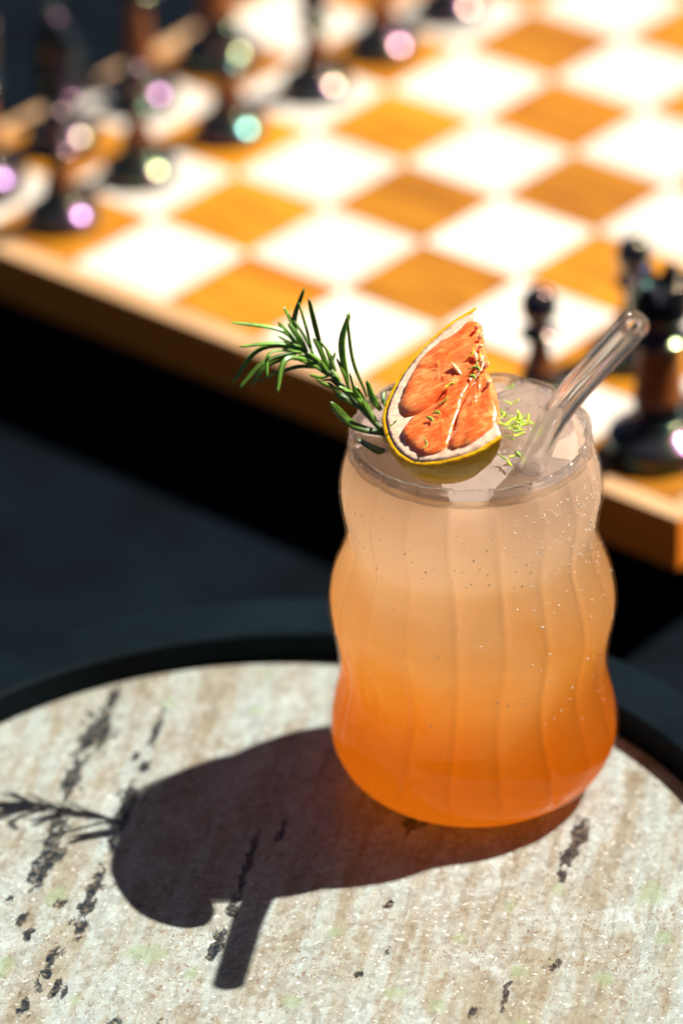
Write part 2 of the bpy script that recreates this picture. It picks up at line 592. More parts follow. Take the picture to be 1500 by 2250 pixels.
RINGS, NTH = 120, 420
verts, faces, av, ag = [], [], [], []
for i in range(RINGS + 1):
    r = RI * (i + 0.001) / RINGS
    for k in range(NTH):
        th = 2 * PI * k / NTH
        x, y = r * math.cos(th), r * math.sin(th)
        verts.append((x, y, Z0 if i < RINGS else Z0 - 0.0002))
        wx, wy = x + TRAY[0], y + TRAY[1]
        av.append(field(VEIN, wx, wy))
        ag.append(field(GREEN, wx, wy))
for i in range(RINGS):
    for k in range(NTH):
        k2 = (k + 1) % NTH
        faces.append((i * NTH + k, (i + 1) * NTH + k, (i + 1) * NTH + k2, i * NTH + k2))
b0 = len(verts)
for k in range(NTH):
    th = 2 * PI * k / NTH
    verts.append((RI * math.cos(th), RI * math.sin(th), Z0 - 0.0095))
    av.append(0)
    ag.append(0)
for k in range(NTH):
    k2 = (k + 1) % NTH
    faces.append((RINGS * NTH + k, b0 + k, b0 + k2, RINGS * NTH + k2))
marble = new_obj('granite_top', verts, faces, M_granite, tray)
for nm, dat in (('vein', av), ('green', ag)):
    a = marble.data.attributes.new(nm, 'FLOAT', 'POINT')
    a.data.foreach_set('value', dat)

# ------------------------------------------------------------------ chess board
S = 0.044
BZ = -0.010984
BTH = -0.715357
BO = Vector((-0.037857, 0.37662, BZ))
board = empty('chess_board', (BO.x, BO.y, TABLE_Z), BTH)
tag(board, 'folding wooden chess board with orange and cream squares behind the drink', 'chess board')
TOP = BZ - TABLE_Z              # board top in the board's own frame
BW = 0.19 * S                   # border width
TH = 0.0195
sq_l = box_mesh(0.00012, S - 0.00012, 0.00012, S - 0.00012, -0.004, 0, 0.00025)
sq_l.materials.append(M_light)
sq_d = box_mesh(0.00012, S - 0.00012, 0.00012, S - 0.00012, -0.004, 0, 0.00025)
sq_d.materials.append(M_orange)
for i in range(-3, 5):
    for j in range(-2, 6):
        dark = (i + j) % 2 == 0
        q = bpy.data.objects.new('square', sq_d if dark else sq_l)
        col.objects.link(q)
        q.parent = board
        q.location = (i * S, j * S, TOP)
xs = (-3 * S, 1 * S, 5 * S)
for h in range(2):              # the two folding halves
    x0, x1 = xs[h] + (0.0003 if h else 0), xs[h + 1] - (0 if h else 0.0003)
    e0 = x0 - (BW if h == 0 else 0)
    e1 = x1 + (BW if h == 1 else 0)
    mesh_obj('core', box_mesh(x0, x1, -2 * S, 6 * S, TOP - 0.012, TOP - 0.0042, 0), M_side, board)
    for y0, y1 in ((-2 * S - BW, -2 * S - 0.0001), (6 * S + 0.0001, 6 * S + BW)):
        sd = mesh_obj('side_board', box_mesh(e0, e1, y0, y1, TOP - TH, TOP - 0.0012, 0.0006), M_side, board)
        mesh_obj('border_strip', box_mesh(e0, e1, y0, y1, TOP - 0.0011, TOP - 0.0002, 0.0005), M_strip, sd)
    xa = (e0, x0 - 0.0001) if h == 0 else (x1 + 0.0001, e1)
    sd = mesh_obj('end_board', box_mesh(xa[0], xa[1], -2 * S, 6 * S, TOP - TH, TOP - 0.0012, 0.0006), M_side, board)
    mesh_obj('border_strip', box_mesh(xa[0], xa[1], -2 * S, 6 * S, TOP - 0.0011, TOP - 0.0002, 0.0005), M_strip, sd)
mesh_obj('plinth', box_mesh(-2.6 * S, 4.6 * S, -1.6 * S, 5.6 * S, 0.0, TOP - 0.0122, 0.001), M_plinth, board)


def bp(i, j, dx=0.0, dy=0.0):
    c, s = math.cos(BTH), math.sin(BTH)
    x, y = i * S, j * S
    return Vector((BO.x + x * c - y * s + dx, BO.y + x * s + y * c + dy, BZ))


# ------------------------------------------------------------------ chess pieces
def lobj(name, pts, mat, parent, n=40, sub=4, rfun=None):
    pr = [(max(p.x, 0.00005), p.y) for p in crom(pts, sub)]
    v, f = lathe(pr, n, rfun)
    return new_obj(name, v, f, mat, parent)


def foot(root, r, h):
    """turned foot with two beads"""
    z1 = h * .36
    pts = [(r * .96, 0), (r, h * .08), (r, h * .24), (r * .965, z1), (r * .90, z1 + r * .045), (r * .74, z1 + r * .15), (r * .62, z1 + r * .215), (r * .57, z1 + r * .23), (r * .60, z1 + r * .28), (r * .59, z1 + r * .33), (r * .50, z1 + r * .40), (r * .46, h)]
    lobj('foot', pts, M_black, root)


def make_pawn():
    t = empty('chess_pawn')
    foot(t, 0.0135, 0.0155)
    lobj('stem', [(0.0060, 0.0154), (0.0046, 0.019), (0.0035, 0.023), (0.0033, 0.0286)], M_stem, t)
    lobj('collar', [(0.0033, 0.0285), (0.0062, 0.0290), (0.0066, 0.0296), (0.0062, 0.0302), (0.0050, 0.0309), (0.0038, 0.0316), (0.0034, 0.0335)], M_black, t)
    lobj('head', [(0.0030, 0.0334), (0.0048, 0.0352), (0.0060, 0.0385), (0.0061, 0.0405), (0.0052, 0.0435), (0.0030, 0.0458), (0.0002, 0.0464)], M_black, t)
    return t


def make_rook():
    t = empty('chess_rook')
    foot(t, 0.0172, 0.021)
    lobj('stem', [(0.0088, 0.0209), (0.0078, 0.026), (0.0070, 0.034), (0.0068, 0.0415)], M_stem, t)
    lobj('collar', [(0.0068, 0.0414), (0.0096, 0.0420), (0.0101, 0.0428), (0.0096, 0.0436), (0.0084, 0.0444), (0.0073, 0.0452), (0.0072, 0.0480)], M_black, t)

    def cren(r, z, th):
        if z > 0.0605:
            if (th * 6 / (2 * PI)) % 1 < 0.30:
                z = 0.0600 + (z - 0.0605) * 0.1
        return r, z
    lobj('tower', [(0.0072, 0.0479), (0.0086, 0.0500), (0.0098, 0.0520), (0.0100, 0.0560), (0.0100, 0.0604), (0.0100, 0.0606), (0.0101, 0.0640), (0.0095, 0.0650), (0.0078, 0.0648), (0.0074, 0.0640), (0.0073, 0.0600), (0.0060, 0.0590), (0.0003, 0.0590)], M_black, t, 72, 3, cren)
    return t


def make_bishop():
    t = empty('chess_bishop')
    foot(t, 0.0135, 0.018)
    lobj('stem', [(0.0068, 0.0179), (0.0052, 0.024), (0.0042, 0.034), (0.0040, 0.044)], M_stem, t)
    lobj('collar', [(0.0040, 0.0439), (0.0072, 0.0448), (0.0080, 0.0461), (0.0068, 0.0474), (0.0045, 0.0484), (0.0060, 0.0496), (0.0042, 0.0508)], M_black, t)
    lobj('mitre', [(0.0040, 0.0507), (0.0062, 0.0545), (0.0070, 0.0590), (0.0060, 0.0640), (0.0036, 0.0685), (0.0018, 0.0705), (0.0026, 0.0722), (0.0022, 0.0742), (0.0002, 0.0750)], M_black, t)
    return t


def make_queen(king=False):
    t = empty('chess_king' if king else 'chess_queen')
    foot(t, 0.0155, 0.021)
    hs = 0.060 if king else 0.055
    lobj('stem', [(0.0080, 0.0209), (0.0062, 0.028), (0.0048, 0.042), (0.0045, hs)], M_stem, t)
    lobj('collar', [(0.0045, hs - .0001), (0.0085, hs + .001), (0.0094, hs + .0025), (0.0080, hs + .004), (0.0050, hs + .005), (0.0068, hs + .0063), (0.0048, hs + .0076)], M_black, t)

    def crown(r, z, th):
        if not king and z > hs + 0.021:
            return r, z - 0.0013 * (0.5 + 0.5 * math.cos(8 * th))
        return r, z
    lobj('crown', [(0.0046, hs + .0075), (0.0056, hs + .012), (0.0078, hs + .019), (0.0090, hs + .0225), (0.0080, hs + .0228), (0.0055, hs + .022), (0.0050, hs + .0235), (0.0030, hs + .0262), (0.0002, hs + .027)], M_black, t, 64, 4, crown)
    if king:
        me = box_mesh(-0.0012, 0.0012, -0.0012, 0.0012, hs + .0262, hs + .036, 0.0004)
        c = mesh_obj('cross', me, M_black, t)
        mesh_obj('cross_arm', box_mesh(-0.0036, -0.00125, -0.0011, 0.0011, hs + .0298, hs + .0324, 0.0003), M_black, c)
        mesh_obj('cross_arm', box_mesh(0.00125, 0.0036, -0.0011, 0.0011, hs + .0298, hs + .0324, 0.0003), M_black, c)
    else:
        lobj('ball', [(0.0008, hs + .0268), (0.0022, hs + .0282), (0.0022, hs + .0300), (0.0002, hs + .0314)], M_black, t)
    return t


def make_knight():
    t = empty('chess_knight')
    foot(t, 0.0138, 0.018)
    lobj('collar', [(0.0069, 0.0179), (0.0088, 0.0192), (0.0094, 0.0206), (0.0084, 0.0222), (0.0066, 0.0230)], M_black, t)
    # horse head: side outline swept to a rounded thickness, facing +x
    outl = [(-.0072, .0225), (-.0082, .030), (-.0078, .038), (-.0060, .046), (-.0030, .0525), (-.0012, .0570), (0.0008, .0545), (.0040, .0515), (.0085, .0450), (.0108, .0405), (.0100, .0372), (.0070, .0365), (.0045, .0392), (.0022, .0385), (.0040, .034), (.0062, .028), (.0070, .0225)]
    pts = crom(outl, 5)
    c0 = Vector((0, 0.036))
    verts, faces = [], []
    lay = [(-1, .55), (-.85, .80), (-.5, .95), (0, 1.0), (.5, .95), (.85, .80), (1, .55)]
    for ty, sc in lay:
        for p in pts:
            k = 1.0 if p.y < .024 else sc
            q = c0 + (Vector((p.x, p.y)) - c0) * k
            w = 0.0056 if p.y < .040 else 0.0046
            verts.append((q.x, ty * w, max(q.y, .0225)))
    N = len(pts)
    for i in range(len(lay) - 1):
        for k in range(N - 1):
            faces.append((i * N + k, i * N + k + 1, (i + 1) * N + k + 1, (i + 1) * N + k))
        faces.append((i * N + N - 1, i * N, (i + 1) * N, (i + 1) * N + N - 1))
    faces.append(tuple(reversed(range(N))))
    faces.append(tuple((len(lay) - 1) * N + k for k in range(N)))
    hd = new_obj('horse_head', verts, faces, M_black, t)
    for s in (-1, 1):
        v, f = tube([(-.0014, s * .0022, .054), (-.0012, s * .0026, .0572), (-.0010, s * .0028, .0605)], [.0018, .0015, .0003], 8)
        new_obj('ear', v, f, M_black, hd)
    return t


def copy_tree(src, parent=None):
    c = src.copy()
    col.objects.link(c)
    c.parent = parent
    for ch in [k for k in list(bpy.data.objects) if k.parent == src]:
        copy_tree(ch, c)
    return c


makers = {'pawn': make_pawn, 'rook': make_rook, 'knight': make_knight, 'bishop': make_bishop, 'queen': make_queen, 'king': lambda: make_queen(True)}
protos = {}
order = ['rook', 'knight', 'bishop', 'queen', 'king', 'bishop', 'knight', 'rook']
ordinal = ['first', 'second', 'third', 'fourth', 'fifth', 'sixth']


def place(kind, i, j, label, group, dx=0.0, dy=0.0, rz=0.0):
    if kind not in protos:
        protos[kind] = makers[kind]()
        p = protos[kind]
    else:
        p = copy_tree(protos[kind])
    p.location = bp(i, j, dx, dy) + Vector((0, 0, 0.0002))
    p.rotation_euler = (0, 0, rz)
    tag(p, label, 'chess piece', group)


jit = [(-.002, .001), (-.004, .0015), (0, 0), (.0035, .001), (.0005, .001), (-.0005, 0)]
for k in range(6):
    lab = 'black chess pawn, %s from the left in the far row of pawns' % ordinal[k]
    place('pawn', -1.5, -1.5 + k, lab, 'pawns along the far left side', *jit[k], rz=k * 1.1)
back = ['far corner black rook cut off by the left picture edge', 'black chess knight in the far rank beside the left picture edge',
        'black chess bishop standing behind the second and third far pawns', 'tall black chess queen in the far rank at the top of the picture']
for k in range(4):
    place(order[k], -2.5, -1.5 + k, back[k], 'pieces in the far back rank', rz=BTH if order[k] == 'knight' else 0.3 * k)
place('pawn', 3.5, -1.5, 'dark chess pawn with round head right behind the glass rim', 'pieces on the near right side', -0.0045, 0.0)
place('pawn', 3.5, -0.5, 'dark chess pawn standing behind the tip of the glass straw', 'pieces on the near right side', 0.0, 0.0, 0.8)
place('rook', 4.5, -1.5, 'large dark chess rook on the corner square right of the glass', 'pieces on the near right side', -0.0005, 0.0, 0.4)
place('knight', 4.5, -0.5, 'dark chess knight at the right picture edge behind the large rook', 'pieces on the near right side', 0, 0, BTH + PI)

# ------------------------------------------------------------------ the glass
H = 0.115
NF = 18
FPH = -PI / 2 + R(10)          # crease directions
PROF = [(.0000, .0238), (.0010, .0275), (.0030, .0322), (.0070, .0372), (.0120, .0404), (.0180, .0416), (.0245, .0410), (.0325, .0392), (.0407, .0383), (.0485, .0391), (.0555, .0404), (.0613, .0409), (.0680, .0398), (.0750, .0371), (.0820, .0351), (.0880, .0357), (.0940, .0367), (.0980, .0369), (.1030, .0361), (.1080, .0346), (.1120, .0337), (.1150, .0335)]
OUT = [(p.y, p.x) for p in crom(PROF, 6)]      # (r, z)


def r_at(z):
    for a, b2 in zip(OUT, OUT[1:]):
        if a[1] <= z <= b2[1]:
            t = (z - a[1]) / max(b2[1] - a[1], 1e-9)
            return a[0] + (b2[0] - a[0]) * t
    return OUT[-1][0]


def flute(r, z, th, amp=1.0):
    # eighteen shallow lobes between thin creases; the creases wander a little with height
    ph = ((th - FPH + 0.035 * math.sin(z * 70 + 1.7 * math.sin(th * 2))) * NF / (2 * PI)) % 1.0
    d = min(ph, 1 - ph)
    groove = math.exp(-(d / 0.055) ** 2)
    groove *= 0.45 + 0.55 * abs(math.sin(2.3 + 1.9 * round((th - FPH) * NF / (2 * PI)) + z * 25))
    lobe = math.cos((ph - 0.5) * PI) ** 0.8 if 0 < ph < 1 else 0
    fade = min(1.0, max(0.0, (z - 0.004) / 0.012))
    return r + amp * fade * (0.00026 * (lobe - 0.6) - 0.00036 * groove), z


GN = 360
glass = empty('cocktail_glass', (0, 0, 0))
tag(glass, 'fluted wavy-sided clear glass holding the orange drink', 'glass')
ZJ = 0.1100                     # where the lip begins
outer = [(r, z) for r, z in OUT if z < ZJ] + [(r_at(ZJ), ZJ)]
WT = 0.0006
profw = [(0.001, 0.0004)] + [(r, z + 0.0004) for r, z in outer[:1]] + outer[1:]
v, f = lathe(profw, GN, flute, False, False)
wall = new_obj('wall', v, f, M_thin, glass)


def lip_fun(r, z, th):
    rr, zz = flute(r, z, th, 1.6)
    ph = ((th - FPH) * NF / (2 * PI)) % 1.0
    t = max(0.0, (z - ZJ) / (H - ZJ))
    zz += t * (0.00055 * math.sin(ph * PI) - 0.0004 + 0.0006 * math.sin(th * 3 + 1.0) * 0.6)
    return rr, zz


lo = r_at(ZJ + .0001)
lipp = [(lo, ZJ + .0001)] + [(r, z) for r, z in OUT if ZJ + .0006 < z < 0.1136] + [(.0337, .1138), (.03365, .1146), (.0333, .1151), (.0328, .1153), (.0323, .1151), (.03195, .1145), (.0320, .1135), (.0322, .1120), (lo - .0015, ZJ + .0001)]
v, f = lathe(lipp, GN, lip_fun, loop=True)
lip = new_obj('lip', v, f, M_rimglass, glass)

# drink
LZ = 0.1112
liq = [(r - WT - 0.0003, max(z, 0.0016)) for r, z in OUT if 0.0012 < z < LZ - 0.0006]
rl = r_at(LZ) - 0.0020
liq += [(rl + 0.0005, LZ - 0.0004), (rl + 0.0003, LZ + 0.0003), (rl - 0.0012, LZ - 0.0002)]
prl = liq + [(rl * k, LZ - 0.0003) for k in (0.85, 0.65, 0.45, 0.25, 0.05)]


def liq_fun(r, z, th):
    if z > LZ - 0.002:
        x, y = r * math.cos(th), r * math.sin(th)
        return r, z + 0.0005 * noise.noise(Vector((x * 120, y * 120, 0.3)))
    return flute(r, z, th)


v, f = lathe(prl, 240, liq_fun)
drink = new_obj('orange_drink', v, f, M_drink)
drink.data.materials.append(M_top)
for pl in drink.data.polygons:
    if pl.normal.z > 0.85 and pl.center.z > LZ - 0.002:
        pl.material_index = 1
tag(drink, 'cloudy cocktail fading from orange at the base to pale peach on top', 'drink')

# bubbles clinging inside the wall
bm = bmesh.new()
rb = random.Random(11)
for k in range(420):
    z = 0.106 - abs(rb.gauss(0, 0.02)) if k < 330 else rb.uniform(0.03, 0.105)
    if z < 0.02:
        continue
    th = rb.uniform(-PI, 0) if k > 240 else rb.uniform(-1.3, 0.3)
    r = r_at(z) - WT - 0.00025
    s = rb.choice([0.00014, 0.00016, 0.0002, 0.00024, 0.00032])
    rr, zz = flute(r, z, th)
    mt = Matrix.Translation((rr * math.cos(th), rr * math.sin(th), zz)) @ Matrix.Scale(s, 4)
    bmesh.ops.create_icosphere(bm, subdivisions=1, radius=1, matrix=mt)
me = bpy.data.meshes.new('bubbles')
bm.to_mesh(me)
bm.free()
me.polygons.foreach_set('use_smooth', [True] * len(me.polygons))
o = mesh_obj('bubbles', me, M_bub2)
tag(o, 'tiny gas bubbles clinging inside the glass wall', 'bubbles', kind='stuff')


# ice
def ice(name, loc, size, rot, seed):
    bm = bmesh.new()
    bmesh.ops.create_cube(bm, size=1)
    bmesh.ops.bevel(bm, geom=list(bm.edges), offset=0.16, segments=4, affect='EDGES', profile=0.5)
    bmesh.ops.subdivide_edges(bm, edges=list(bm.edges), cuts=2, use_grid_fill=True)
    for vv in bm.verts:
        n = noise.noise(vv.co * 2.3 + Vector((seed, seed * 2, 0)))
        vv.co *= 1 + 0.09 * n + 0.02 * noise.noise(vv.co * 7 + Vector((0, seed, 1)))
        vv.co = Vector((vv.co.x * size[0], vv.co.y * size[1], vv.co.z * size[2]))
    me = bpy.data.meshes.new(name)
    bm.to_mesh(me)
    bm.free()
    me.polygons.foreach_set('use_smooth', [True] * len(me.polygons))
    o = mesh_obj(name, me, M_ice)
    o.location = loc
    o.rotation_euler = rot
    return o


tag(ice('ice_cube', (0.0125, 0.0085, 0.1072), (0.027, 0.024, 0.016), (R(7), R(-5), R(28)), 1.3), 'large clear ice cube floating behind the glass straw', 'ice cube', 'ice cubes in the drink')
tag(ice('ice_cube', (-0.0150, 0.0060, 0.1050), (0.020, 0.020, 0.016), (R(-8), R(6), R(10)), 4.1), 'ice cube half sunk beside the rosemary stem', 'ice cube', 'ice cubes in the drink')
tag(ice('ice_cube', (0.0175, -0.0145, 0.1036), (0.017, 0.014, 0.0165), (R(10), R(4), R(-20)), 7.7), 'small ice cube at the front rim right of the grapefruit', 'ice cube', 'ice cubes in the drink')

bm = bmesh.new()
rd = random.Random(4)
for k in range(90):
    if k < 55:
        x, y = rd.gauss(0.013, 0.008), rd.gauss(0.004, 0.009)
        z = 0.1146 + rd.uniform(-0.0006, 0.0006)
        if math.hypot(x, y) > 0.029:
            continue
        if abs(x - 0.0125) > 0.012 or abs(y - 0.0085) > 0.011:
            z = LZ
    else:
        th = rd.uniform(-0.6, 1.6)
        z = rd.uniform(0.1118, 0.1140)
        x, y = 0.0316 * math.cos(th), 0.0316 * math.sin(th)
    mt = Matrix.Translation((x, y, z)) @ Matrix.Diagonal((1, 1, 0.6, 1)) @ Matrix.Scale(rd.choice([0.0003, 0.0004, 0.0005, 0.0007]), 4)
    bmesh.ops.create_icosphere(bm, subdivisions=2, radius=1, matrix=mt)
me = bpy.data.meshes.new('water_droplets')
bm.to_mesh(me)
bm.free()
me.polygons.foreach_set('use_smooth', [True] * len(me.polygons))
o = mesh_obj('water_droplets', me, mat_glass('droplet', 0.3, (1, 1, 1), 0.12, 1.6))
tag(o, 'small sparkling water droplets on the ice and inner rim', 'droplets', kind='stuff')

# ------------------------------------------------------------------ straw
sp = [(.0411, -.0562, .1782), (.0360, -.0489, .1673), (.0309, -.0417, .1564), (.0262, -.0350, .1462), (.0226, -.0293, .1370), (.0200, -.0243, .1285), (.0176, -.0192, .1185), (.0151, -.0137, .1080), (.0128, -.0085, .0975), (.0096, -.0015, .0835), (.0066, .0050, .0700)]
path = crom(sp, 5)
straw = empty('glass_straw', (0.0151, -0.0137, 0.108))
tag(straw, 'bent clear glass straw leaning out of the drink to the right', 'straw')
ro, ri = 0.0039, 0.0024
vo, fo = tube(path, ro, 32, False)
vi, fi = tube(path, ri, 32, False)
tdir = (path[0] - path[1]).normalized()
# rounded mouth between the outer and inner wall
verts = [Vector(k) for k in vo] + [Vector(k) for k in vi]
faces = list(fo)
nb0 = len(vo)
faces += [tuple(reversed([nb0 + q for q in fc])) for fc in fi]
mid_i = len(verts)
for k in range(32):
    verts.append((verts[k] + verts[nb0 + k]) / 2 + tdir * 0.0008)
for k in range(32):
    k2 = (k + 1) % 32
    faces.append((k2, k, mid_i + k, mid_i + k2))
    faces.append((mid_i + k2, mid_i + k, nb0 + k, nb0 + k2))
    a, b2 = len(vo) - 32 + k, len(vo) - 32 + k2
    faces.append((a, b2, nb0 + b2, nb0 + a))
inv = straw.location
o = new_obj('tube', [q - Vector(inv) for q in verts], faces, M_straw, straw)

# ------------------------------------------------------------------ grapefruit slice
FO = Vector((0.004502, -0.0140, 0.140928))
FU = Vector((0.903153, -0.019553, 0.428874))
FV = Vector((-0.078453, 0.974625, 0.209647))
FN = Vector((-0.422091, -0.22299, 0.878701))
fruit = empty('grapefruit_slice')
fm = Matrix((FU, FV, FN)).transposed().to_4x4()
fm.translation = FO
fruit.matrix_world = fm
tag(fruit, 'thick pink grapefruit slice with yellow peel perched on the glass rim', 'fruit slice')
OL = [(0.2, 27.4), (-9.2, 25.2), (-18.3, 20.2), (-25.4, 13.4), (-30.8, 4.3), (-32.3, -2.5), (-31.2, -11.6), (-28.2, -18.9), (-23.7, -23.7), (-16.5, -26.9), (-7.9, -28.3), (0.6, -26.5)]
arc = [Vector((p.x, p.y)) / 1000 for p in crom(OL, 8)]
cut = [Vector(k) / 1000 for k in ((0.2, -23.5), (-0.4, -19.5), (0.6, -14.8), (-0.5, -10), (0.4, -4.8), (-1.2, 0.5), (-0.4, 5.6), (-1.3, 11), (-0.5, 16.6), (-0.9, 21.0), (-0.4, 24.6))]
TK = 0.0100
NA = len(arc)
CEN = Vector((-0.0045, -0.001))


def inset(p, d):
    q = p - CEN
    return CEN + q * max(0.0, (q.length - d) / q.length)


# peel: outer skin swept from the face edge round to the back
verts, faces = [], []
lay = [(0.0013, 0.0001), (0.0004, 0.0002), (0.0, -0.0004), (-0.0006, -0.003), (-0.0004, -0.0055), (0.0006, -0.0082), (0.0016, -TK + .0006), (0.0030, -TK)]
for ins, z in lay:
    for k, p in enumerate(arc):
        q = inset(p, ins + 0.00012 * noise.noise(Vector((p.x * 900, p.y * 900, z * 900))))
        back = -z / TK
        # the cut is slanted, so the back of the slice stops short on the right
        tend = max(0.0, 1 - (NA - 1 - k) / 22.0) + 0.5 * max(0.0, 1 - k / 14.0)
        q = Vector((q.x - 0.0085 * back * tend, q.y + 0.001 * back * tend))
        verts.append((q.x, q.y, z))
for i in range(len(lay) - 1):
    for k in range(NA - 1):
        faces.append((i * NA + k, (i + 1) * NA + k, (i + 1) * NA + k + 1, i * NA + k + 1))
peel = new_obj('peel', verts, faces, M_peel, fruit)
bpoly = [verts[(len(lay) - 1) * NA + k] for k in range(NA)]

# pith: the slab inside the peel (front face, cut end and back)
front = [inset(p, 0.0012) for p in arc] + cut
verts = []
nfp = len(front)
ringsP = [(1.0, 0.0), (0.93, 0.00015), (0.8, 0.0), (0.6, -0.0003), (0.35, -0.0005), (0.12, -0.0005)]
c2 = Vector((-0.012, 0.0))
for sc, z in ringsP:
    for p in front:
        q = c2 + (p - c2) * sc
        verts.append((q.x, q.y, z + 0.00028 * noise.noise(Vector((q.x * 420, q.y * 420, 2.0)))))
faces = []
for i in range(len(ringsP) - 1):
    for k in range(nfp):
        k2 = (k + 1) % nfp
        faces.append((i * nfp + k, i * nfp + k2, (i + 1) * nfp + k2, (i + 1) * nfp + k))
faces.append(tuple((len(ringsP) - 1) * nfp + k for k in range(nfp)))
bst = len(verts)
backp = [Vector(p[:2]) for p in bpoly] + [Vector((p.x - 0.0085, p.y * 0.9)) for p in cut]
for p in backp:
    verts.append((p.x, p.y, -TK))
for k in range(nfp):
    k2 = (k + 1) % nfp
    faces.append((k2, k, bst + k, bst + k2))
faces.append(tuple(reversed([bst + k for k in range(nfp)])))
new_obj('pith', verts, faces, M_pith, fruit)

SEGS = [
    [(-0.6, 21.6), (-7.4, 20.6), (-16.2, 17.6), (-21.0, 12.3), (-25.0, 5.2), (-26.8, 0.8), (-24.0, -3.6), (-14.7, -2.9), (-7.8, 1.0), (-0.7, 5.2), (-0.2, 11.8)],
    [(-24.6, -5.4), (-26.8, -11.0), (-24.8, -16.6), (-21.2, -21.4), (-15.6, -21.8), (-12.0, -15.1), (-9.1, -9.0), (-4.2, -0.3), (-1.6, 3.0), (-8.7, -0.4), (-15.3, -3.6)],
    [(-14.4, -22.4), (-9.7, -24.3), (-3.7, -22.6), (0.0, -18.9), (0.8, -11.6), (0.6, -4.3), (-1.0, 1.6), (-3.2, -1.2), (-7.9, -7.6), (-11.4, -14.8)],
]
for si, sg in enumerate(SEGS):
    ol = [Vector((p.x, p.y)) / 1000 for p in crom([Vector(k) for k in sg], 7, True)]
    n0 = len(ol)
    cc = sum(ol, Vector((0, 0))) / n0
    hub = Vector((-0.001, 0.001))
    rings = [(1.03, -0.0012), (1.0, -0.0001), (0.965, 0.0006), (0.9, 0.0010), (0.8, 0.0012), (0.68, 0.0013), (0.55, 0.0013), (0.42, 0.0012), (0.3, 0.0012), (0.18, 0.0012), (0.07, 0.0012)]
    verts, faces = [], []
    for ri_, (sc, z) in enumerate(rings):
        for p in ol:
            q = cc + (p - cc) * sc
            d = q - hub
            ang = math.atan2(d.y, d.x)
            # pulp sacs point at the middle of the fruit
            bumpz = 0.0007 * noise.noise(Vector((ang * 9, d.length * 170, si * 3.1))) + 0.00035 * noise.noise(Vector((ang * 26, d.length * 420, si)))
            verts.append((q.x, q.y, z + (bumpz if ri_ > 1 else 0)))
    for i in range(len(rings) - 1):
        for k in range(n0):
            k2 = (k + 1) % n0
            faces.append((i * n0 + k, i * n0 + k2, (i + 1) * n0 + k2, (i + 1) * n0 + k))
    faces.append(tuple((len(rings) - 1) * n0 + k for k in range(n0)))
    new_obj('segment', verts, faces, M_seg, fruit)

# torn shreds of pulp along the cut
rp = random.Random(21)
SH = [(-0.6, 3.6, 60, 3.4), (-8.0, 4.6, 110, 5.0), (0.3, 13.0, 30, 2.2), (-0.2, 9.0, -10, 2.0), (0.2, -6.0, 20, 2.2), (-2.0, 6.0, 80, 2.8), (0.3, 0.8, 10, 2.5), (-0.2, 17.2, 20, 1.8)]
for x, y, a, ln in SH:
    a = R(a)
    p0 = Vector((x / 1000, y / 1000, 0.0008))
    d = Vector((math.cos(a), math.sin(a), 0))
    pp = [p0 - d * ln / 2000, p0 - d * ln / 6000 + Vector((0, 0, .0008)), p0 + d * ln / 5000 + Vector((0, 0, .0012)), p0 + d * ln / 2000 + Vector((0, 0, .0010 + rp.uniform(0, .001)))]
    pa = crom(pp, 4)
    rr = [0.0002 + 0.00042 * math.sin(PI * min(1, (k + .6) / len(pa))) for k in range(len(pa))]
    v, f = tube(pa, rr, 8)
    new_obj('pulp_shred', v, f, M_pulp, fruit)

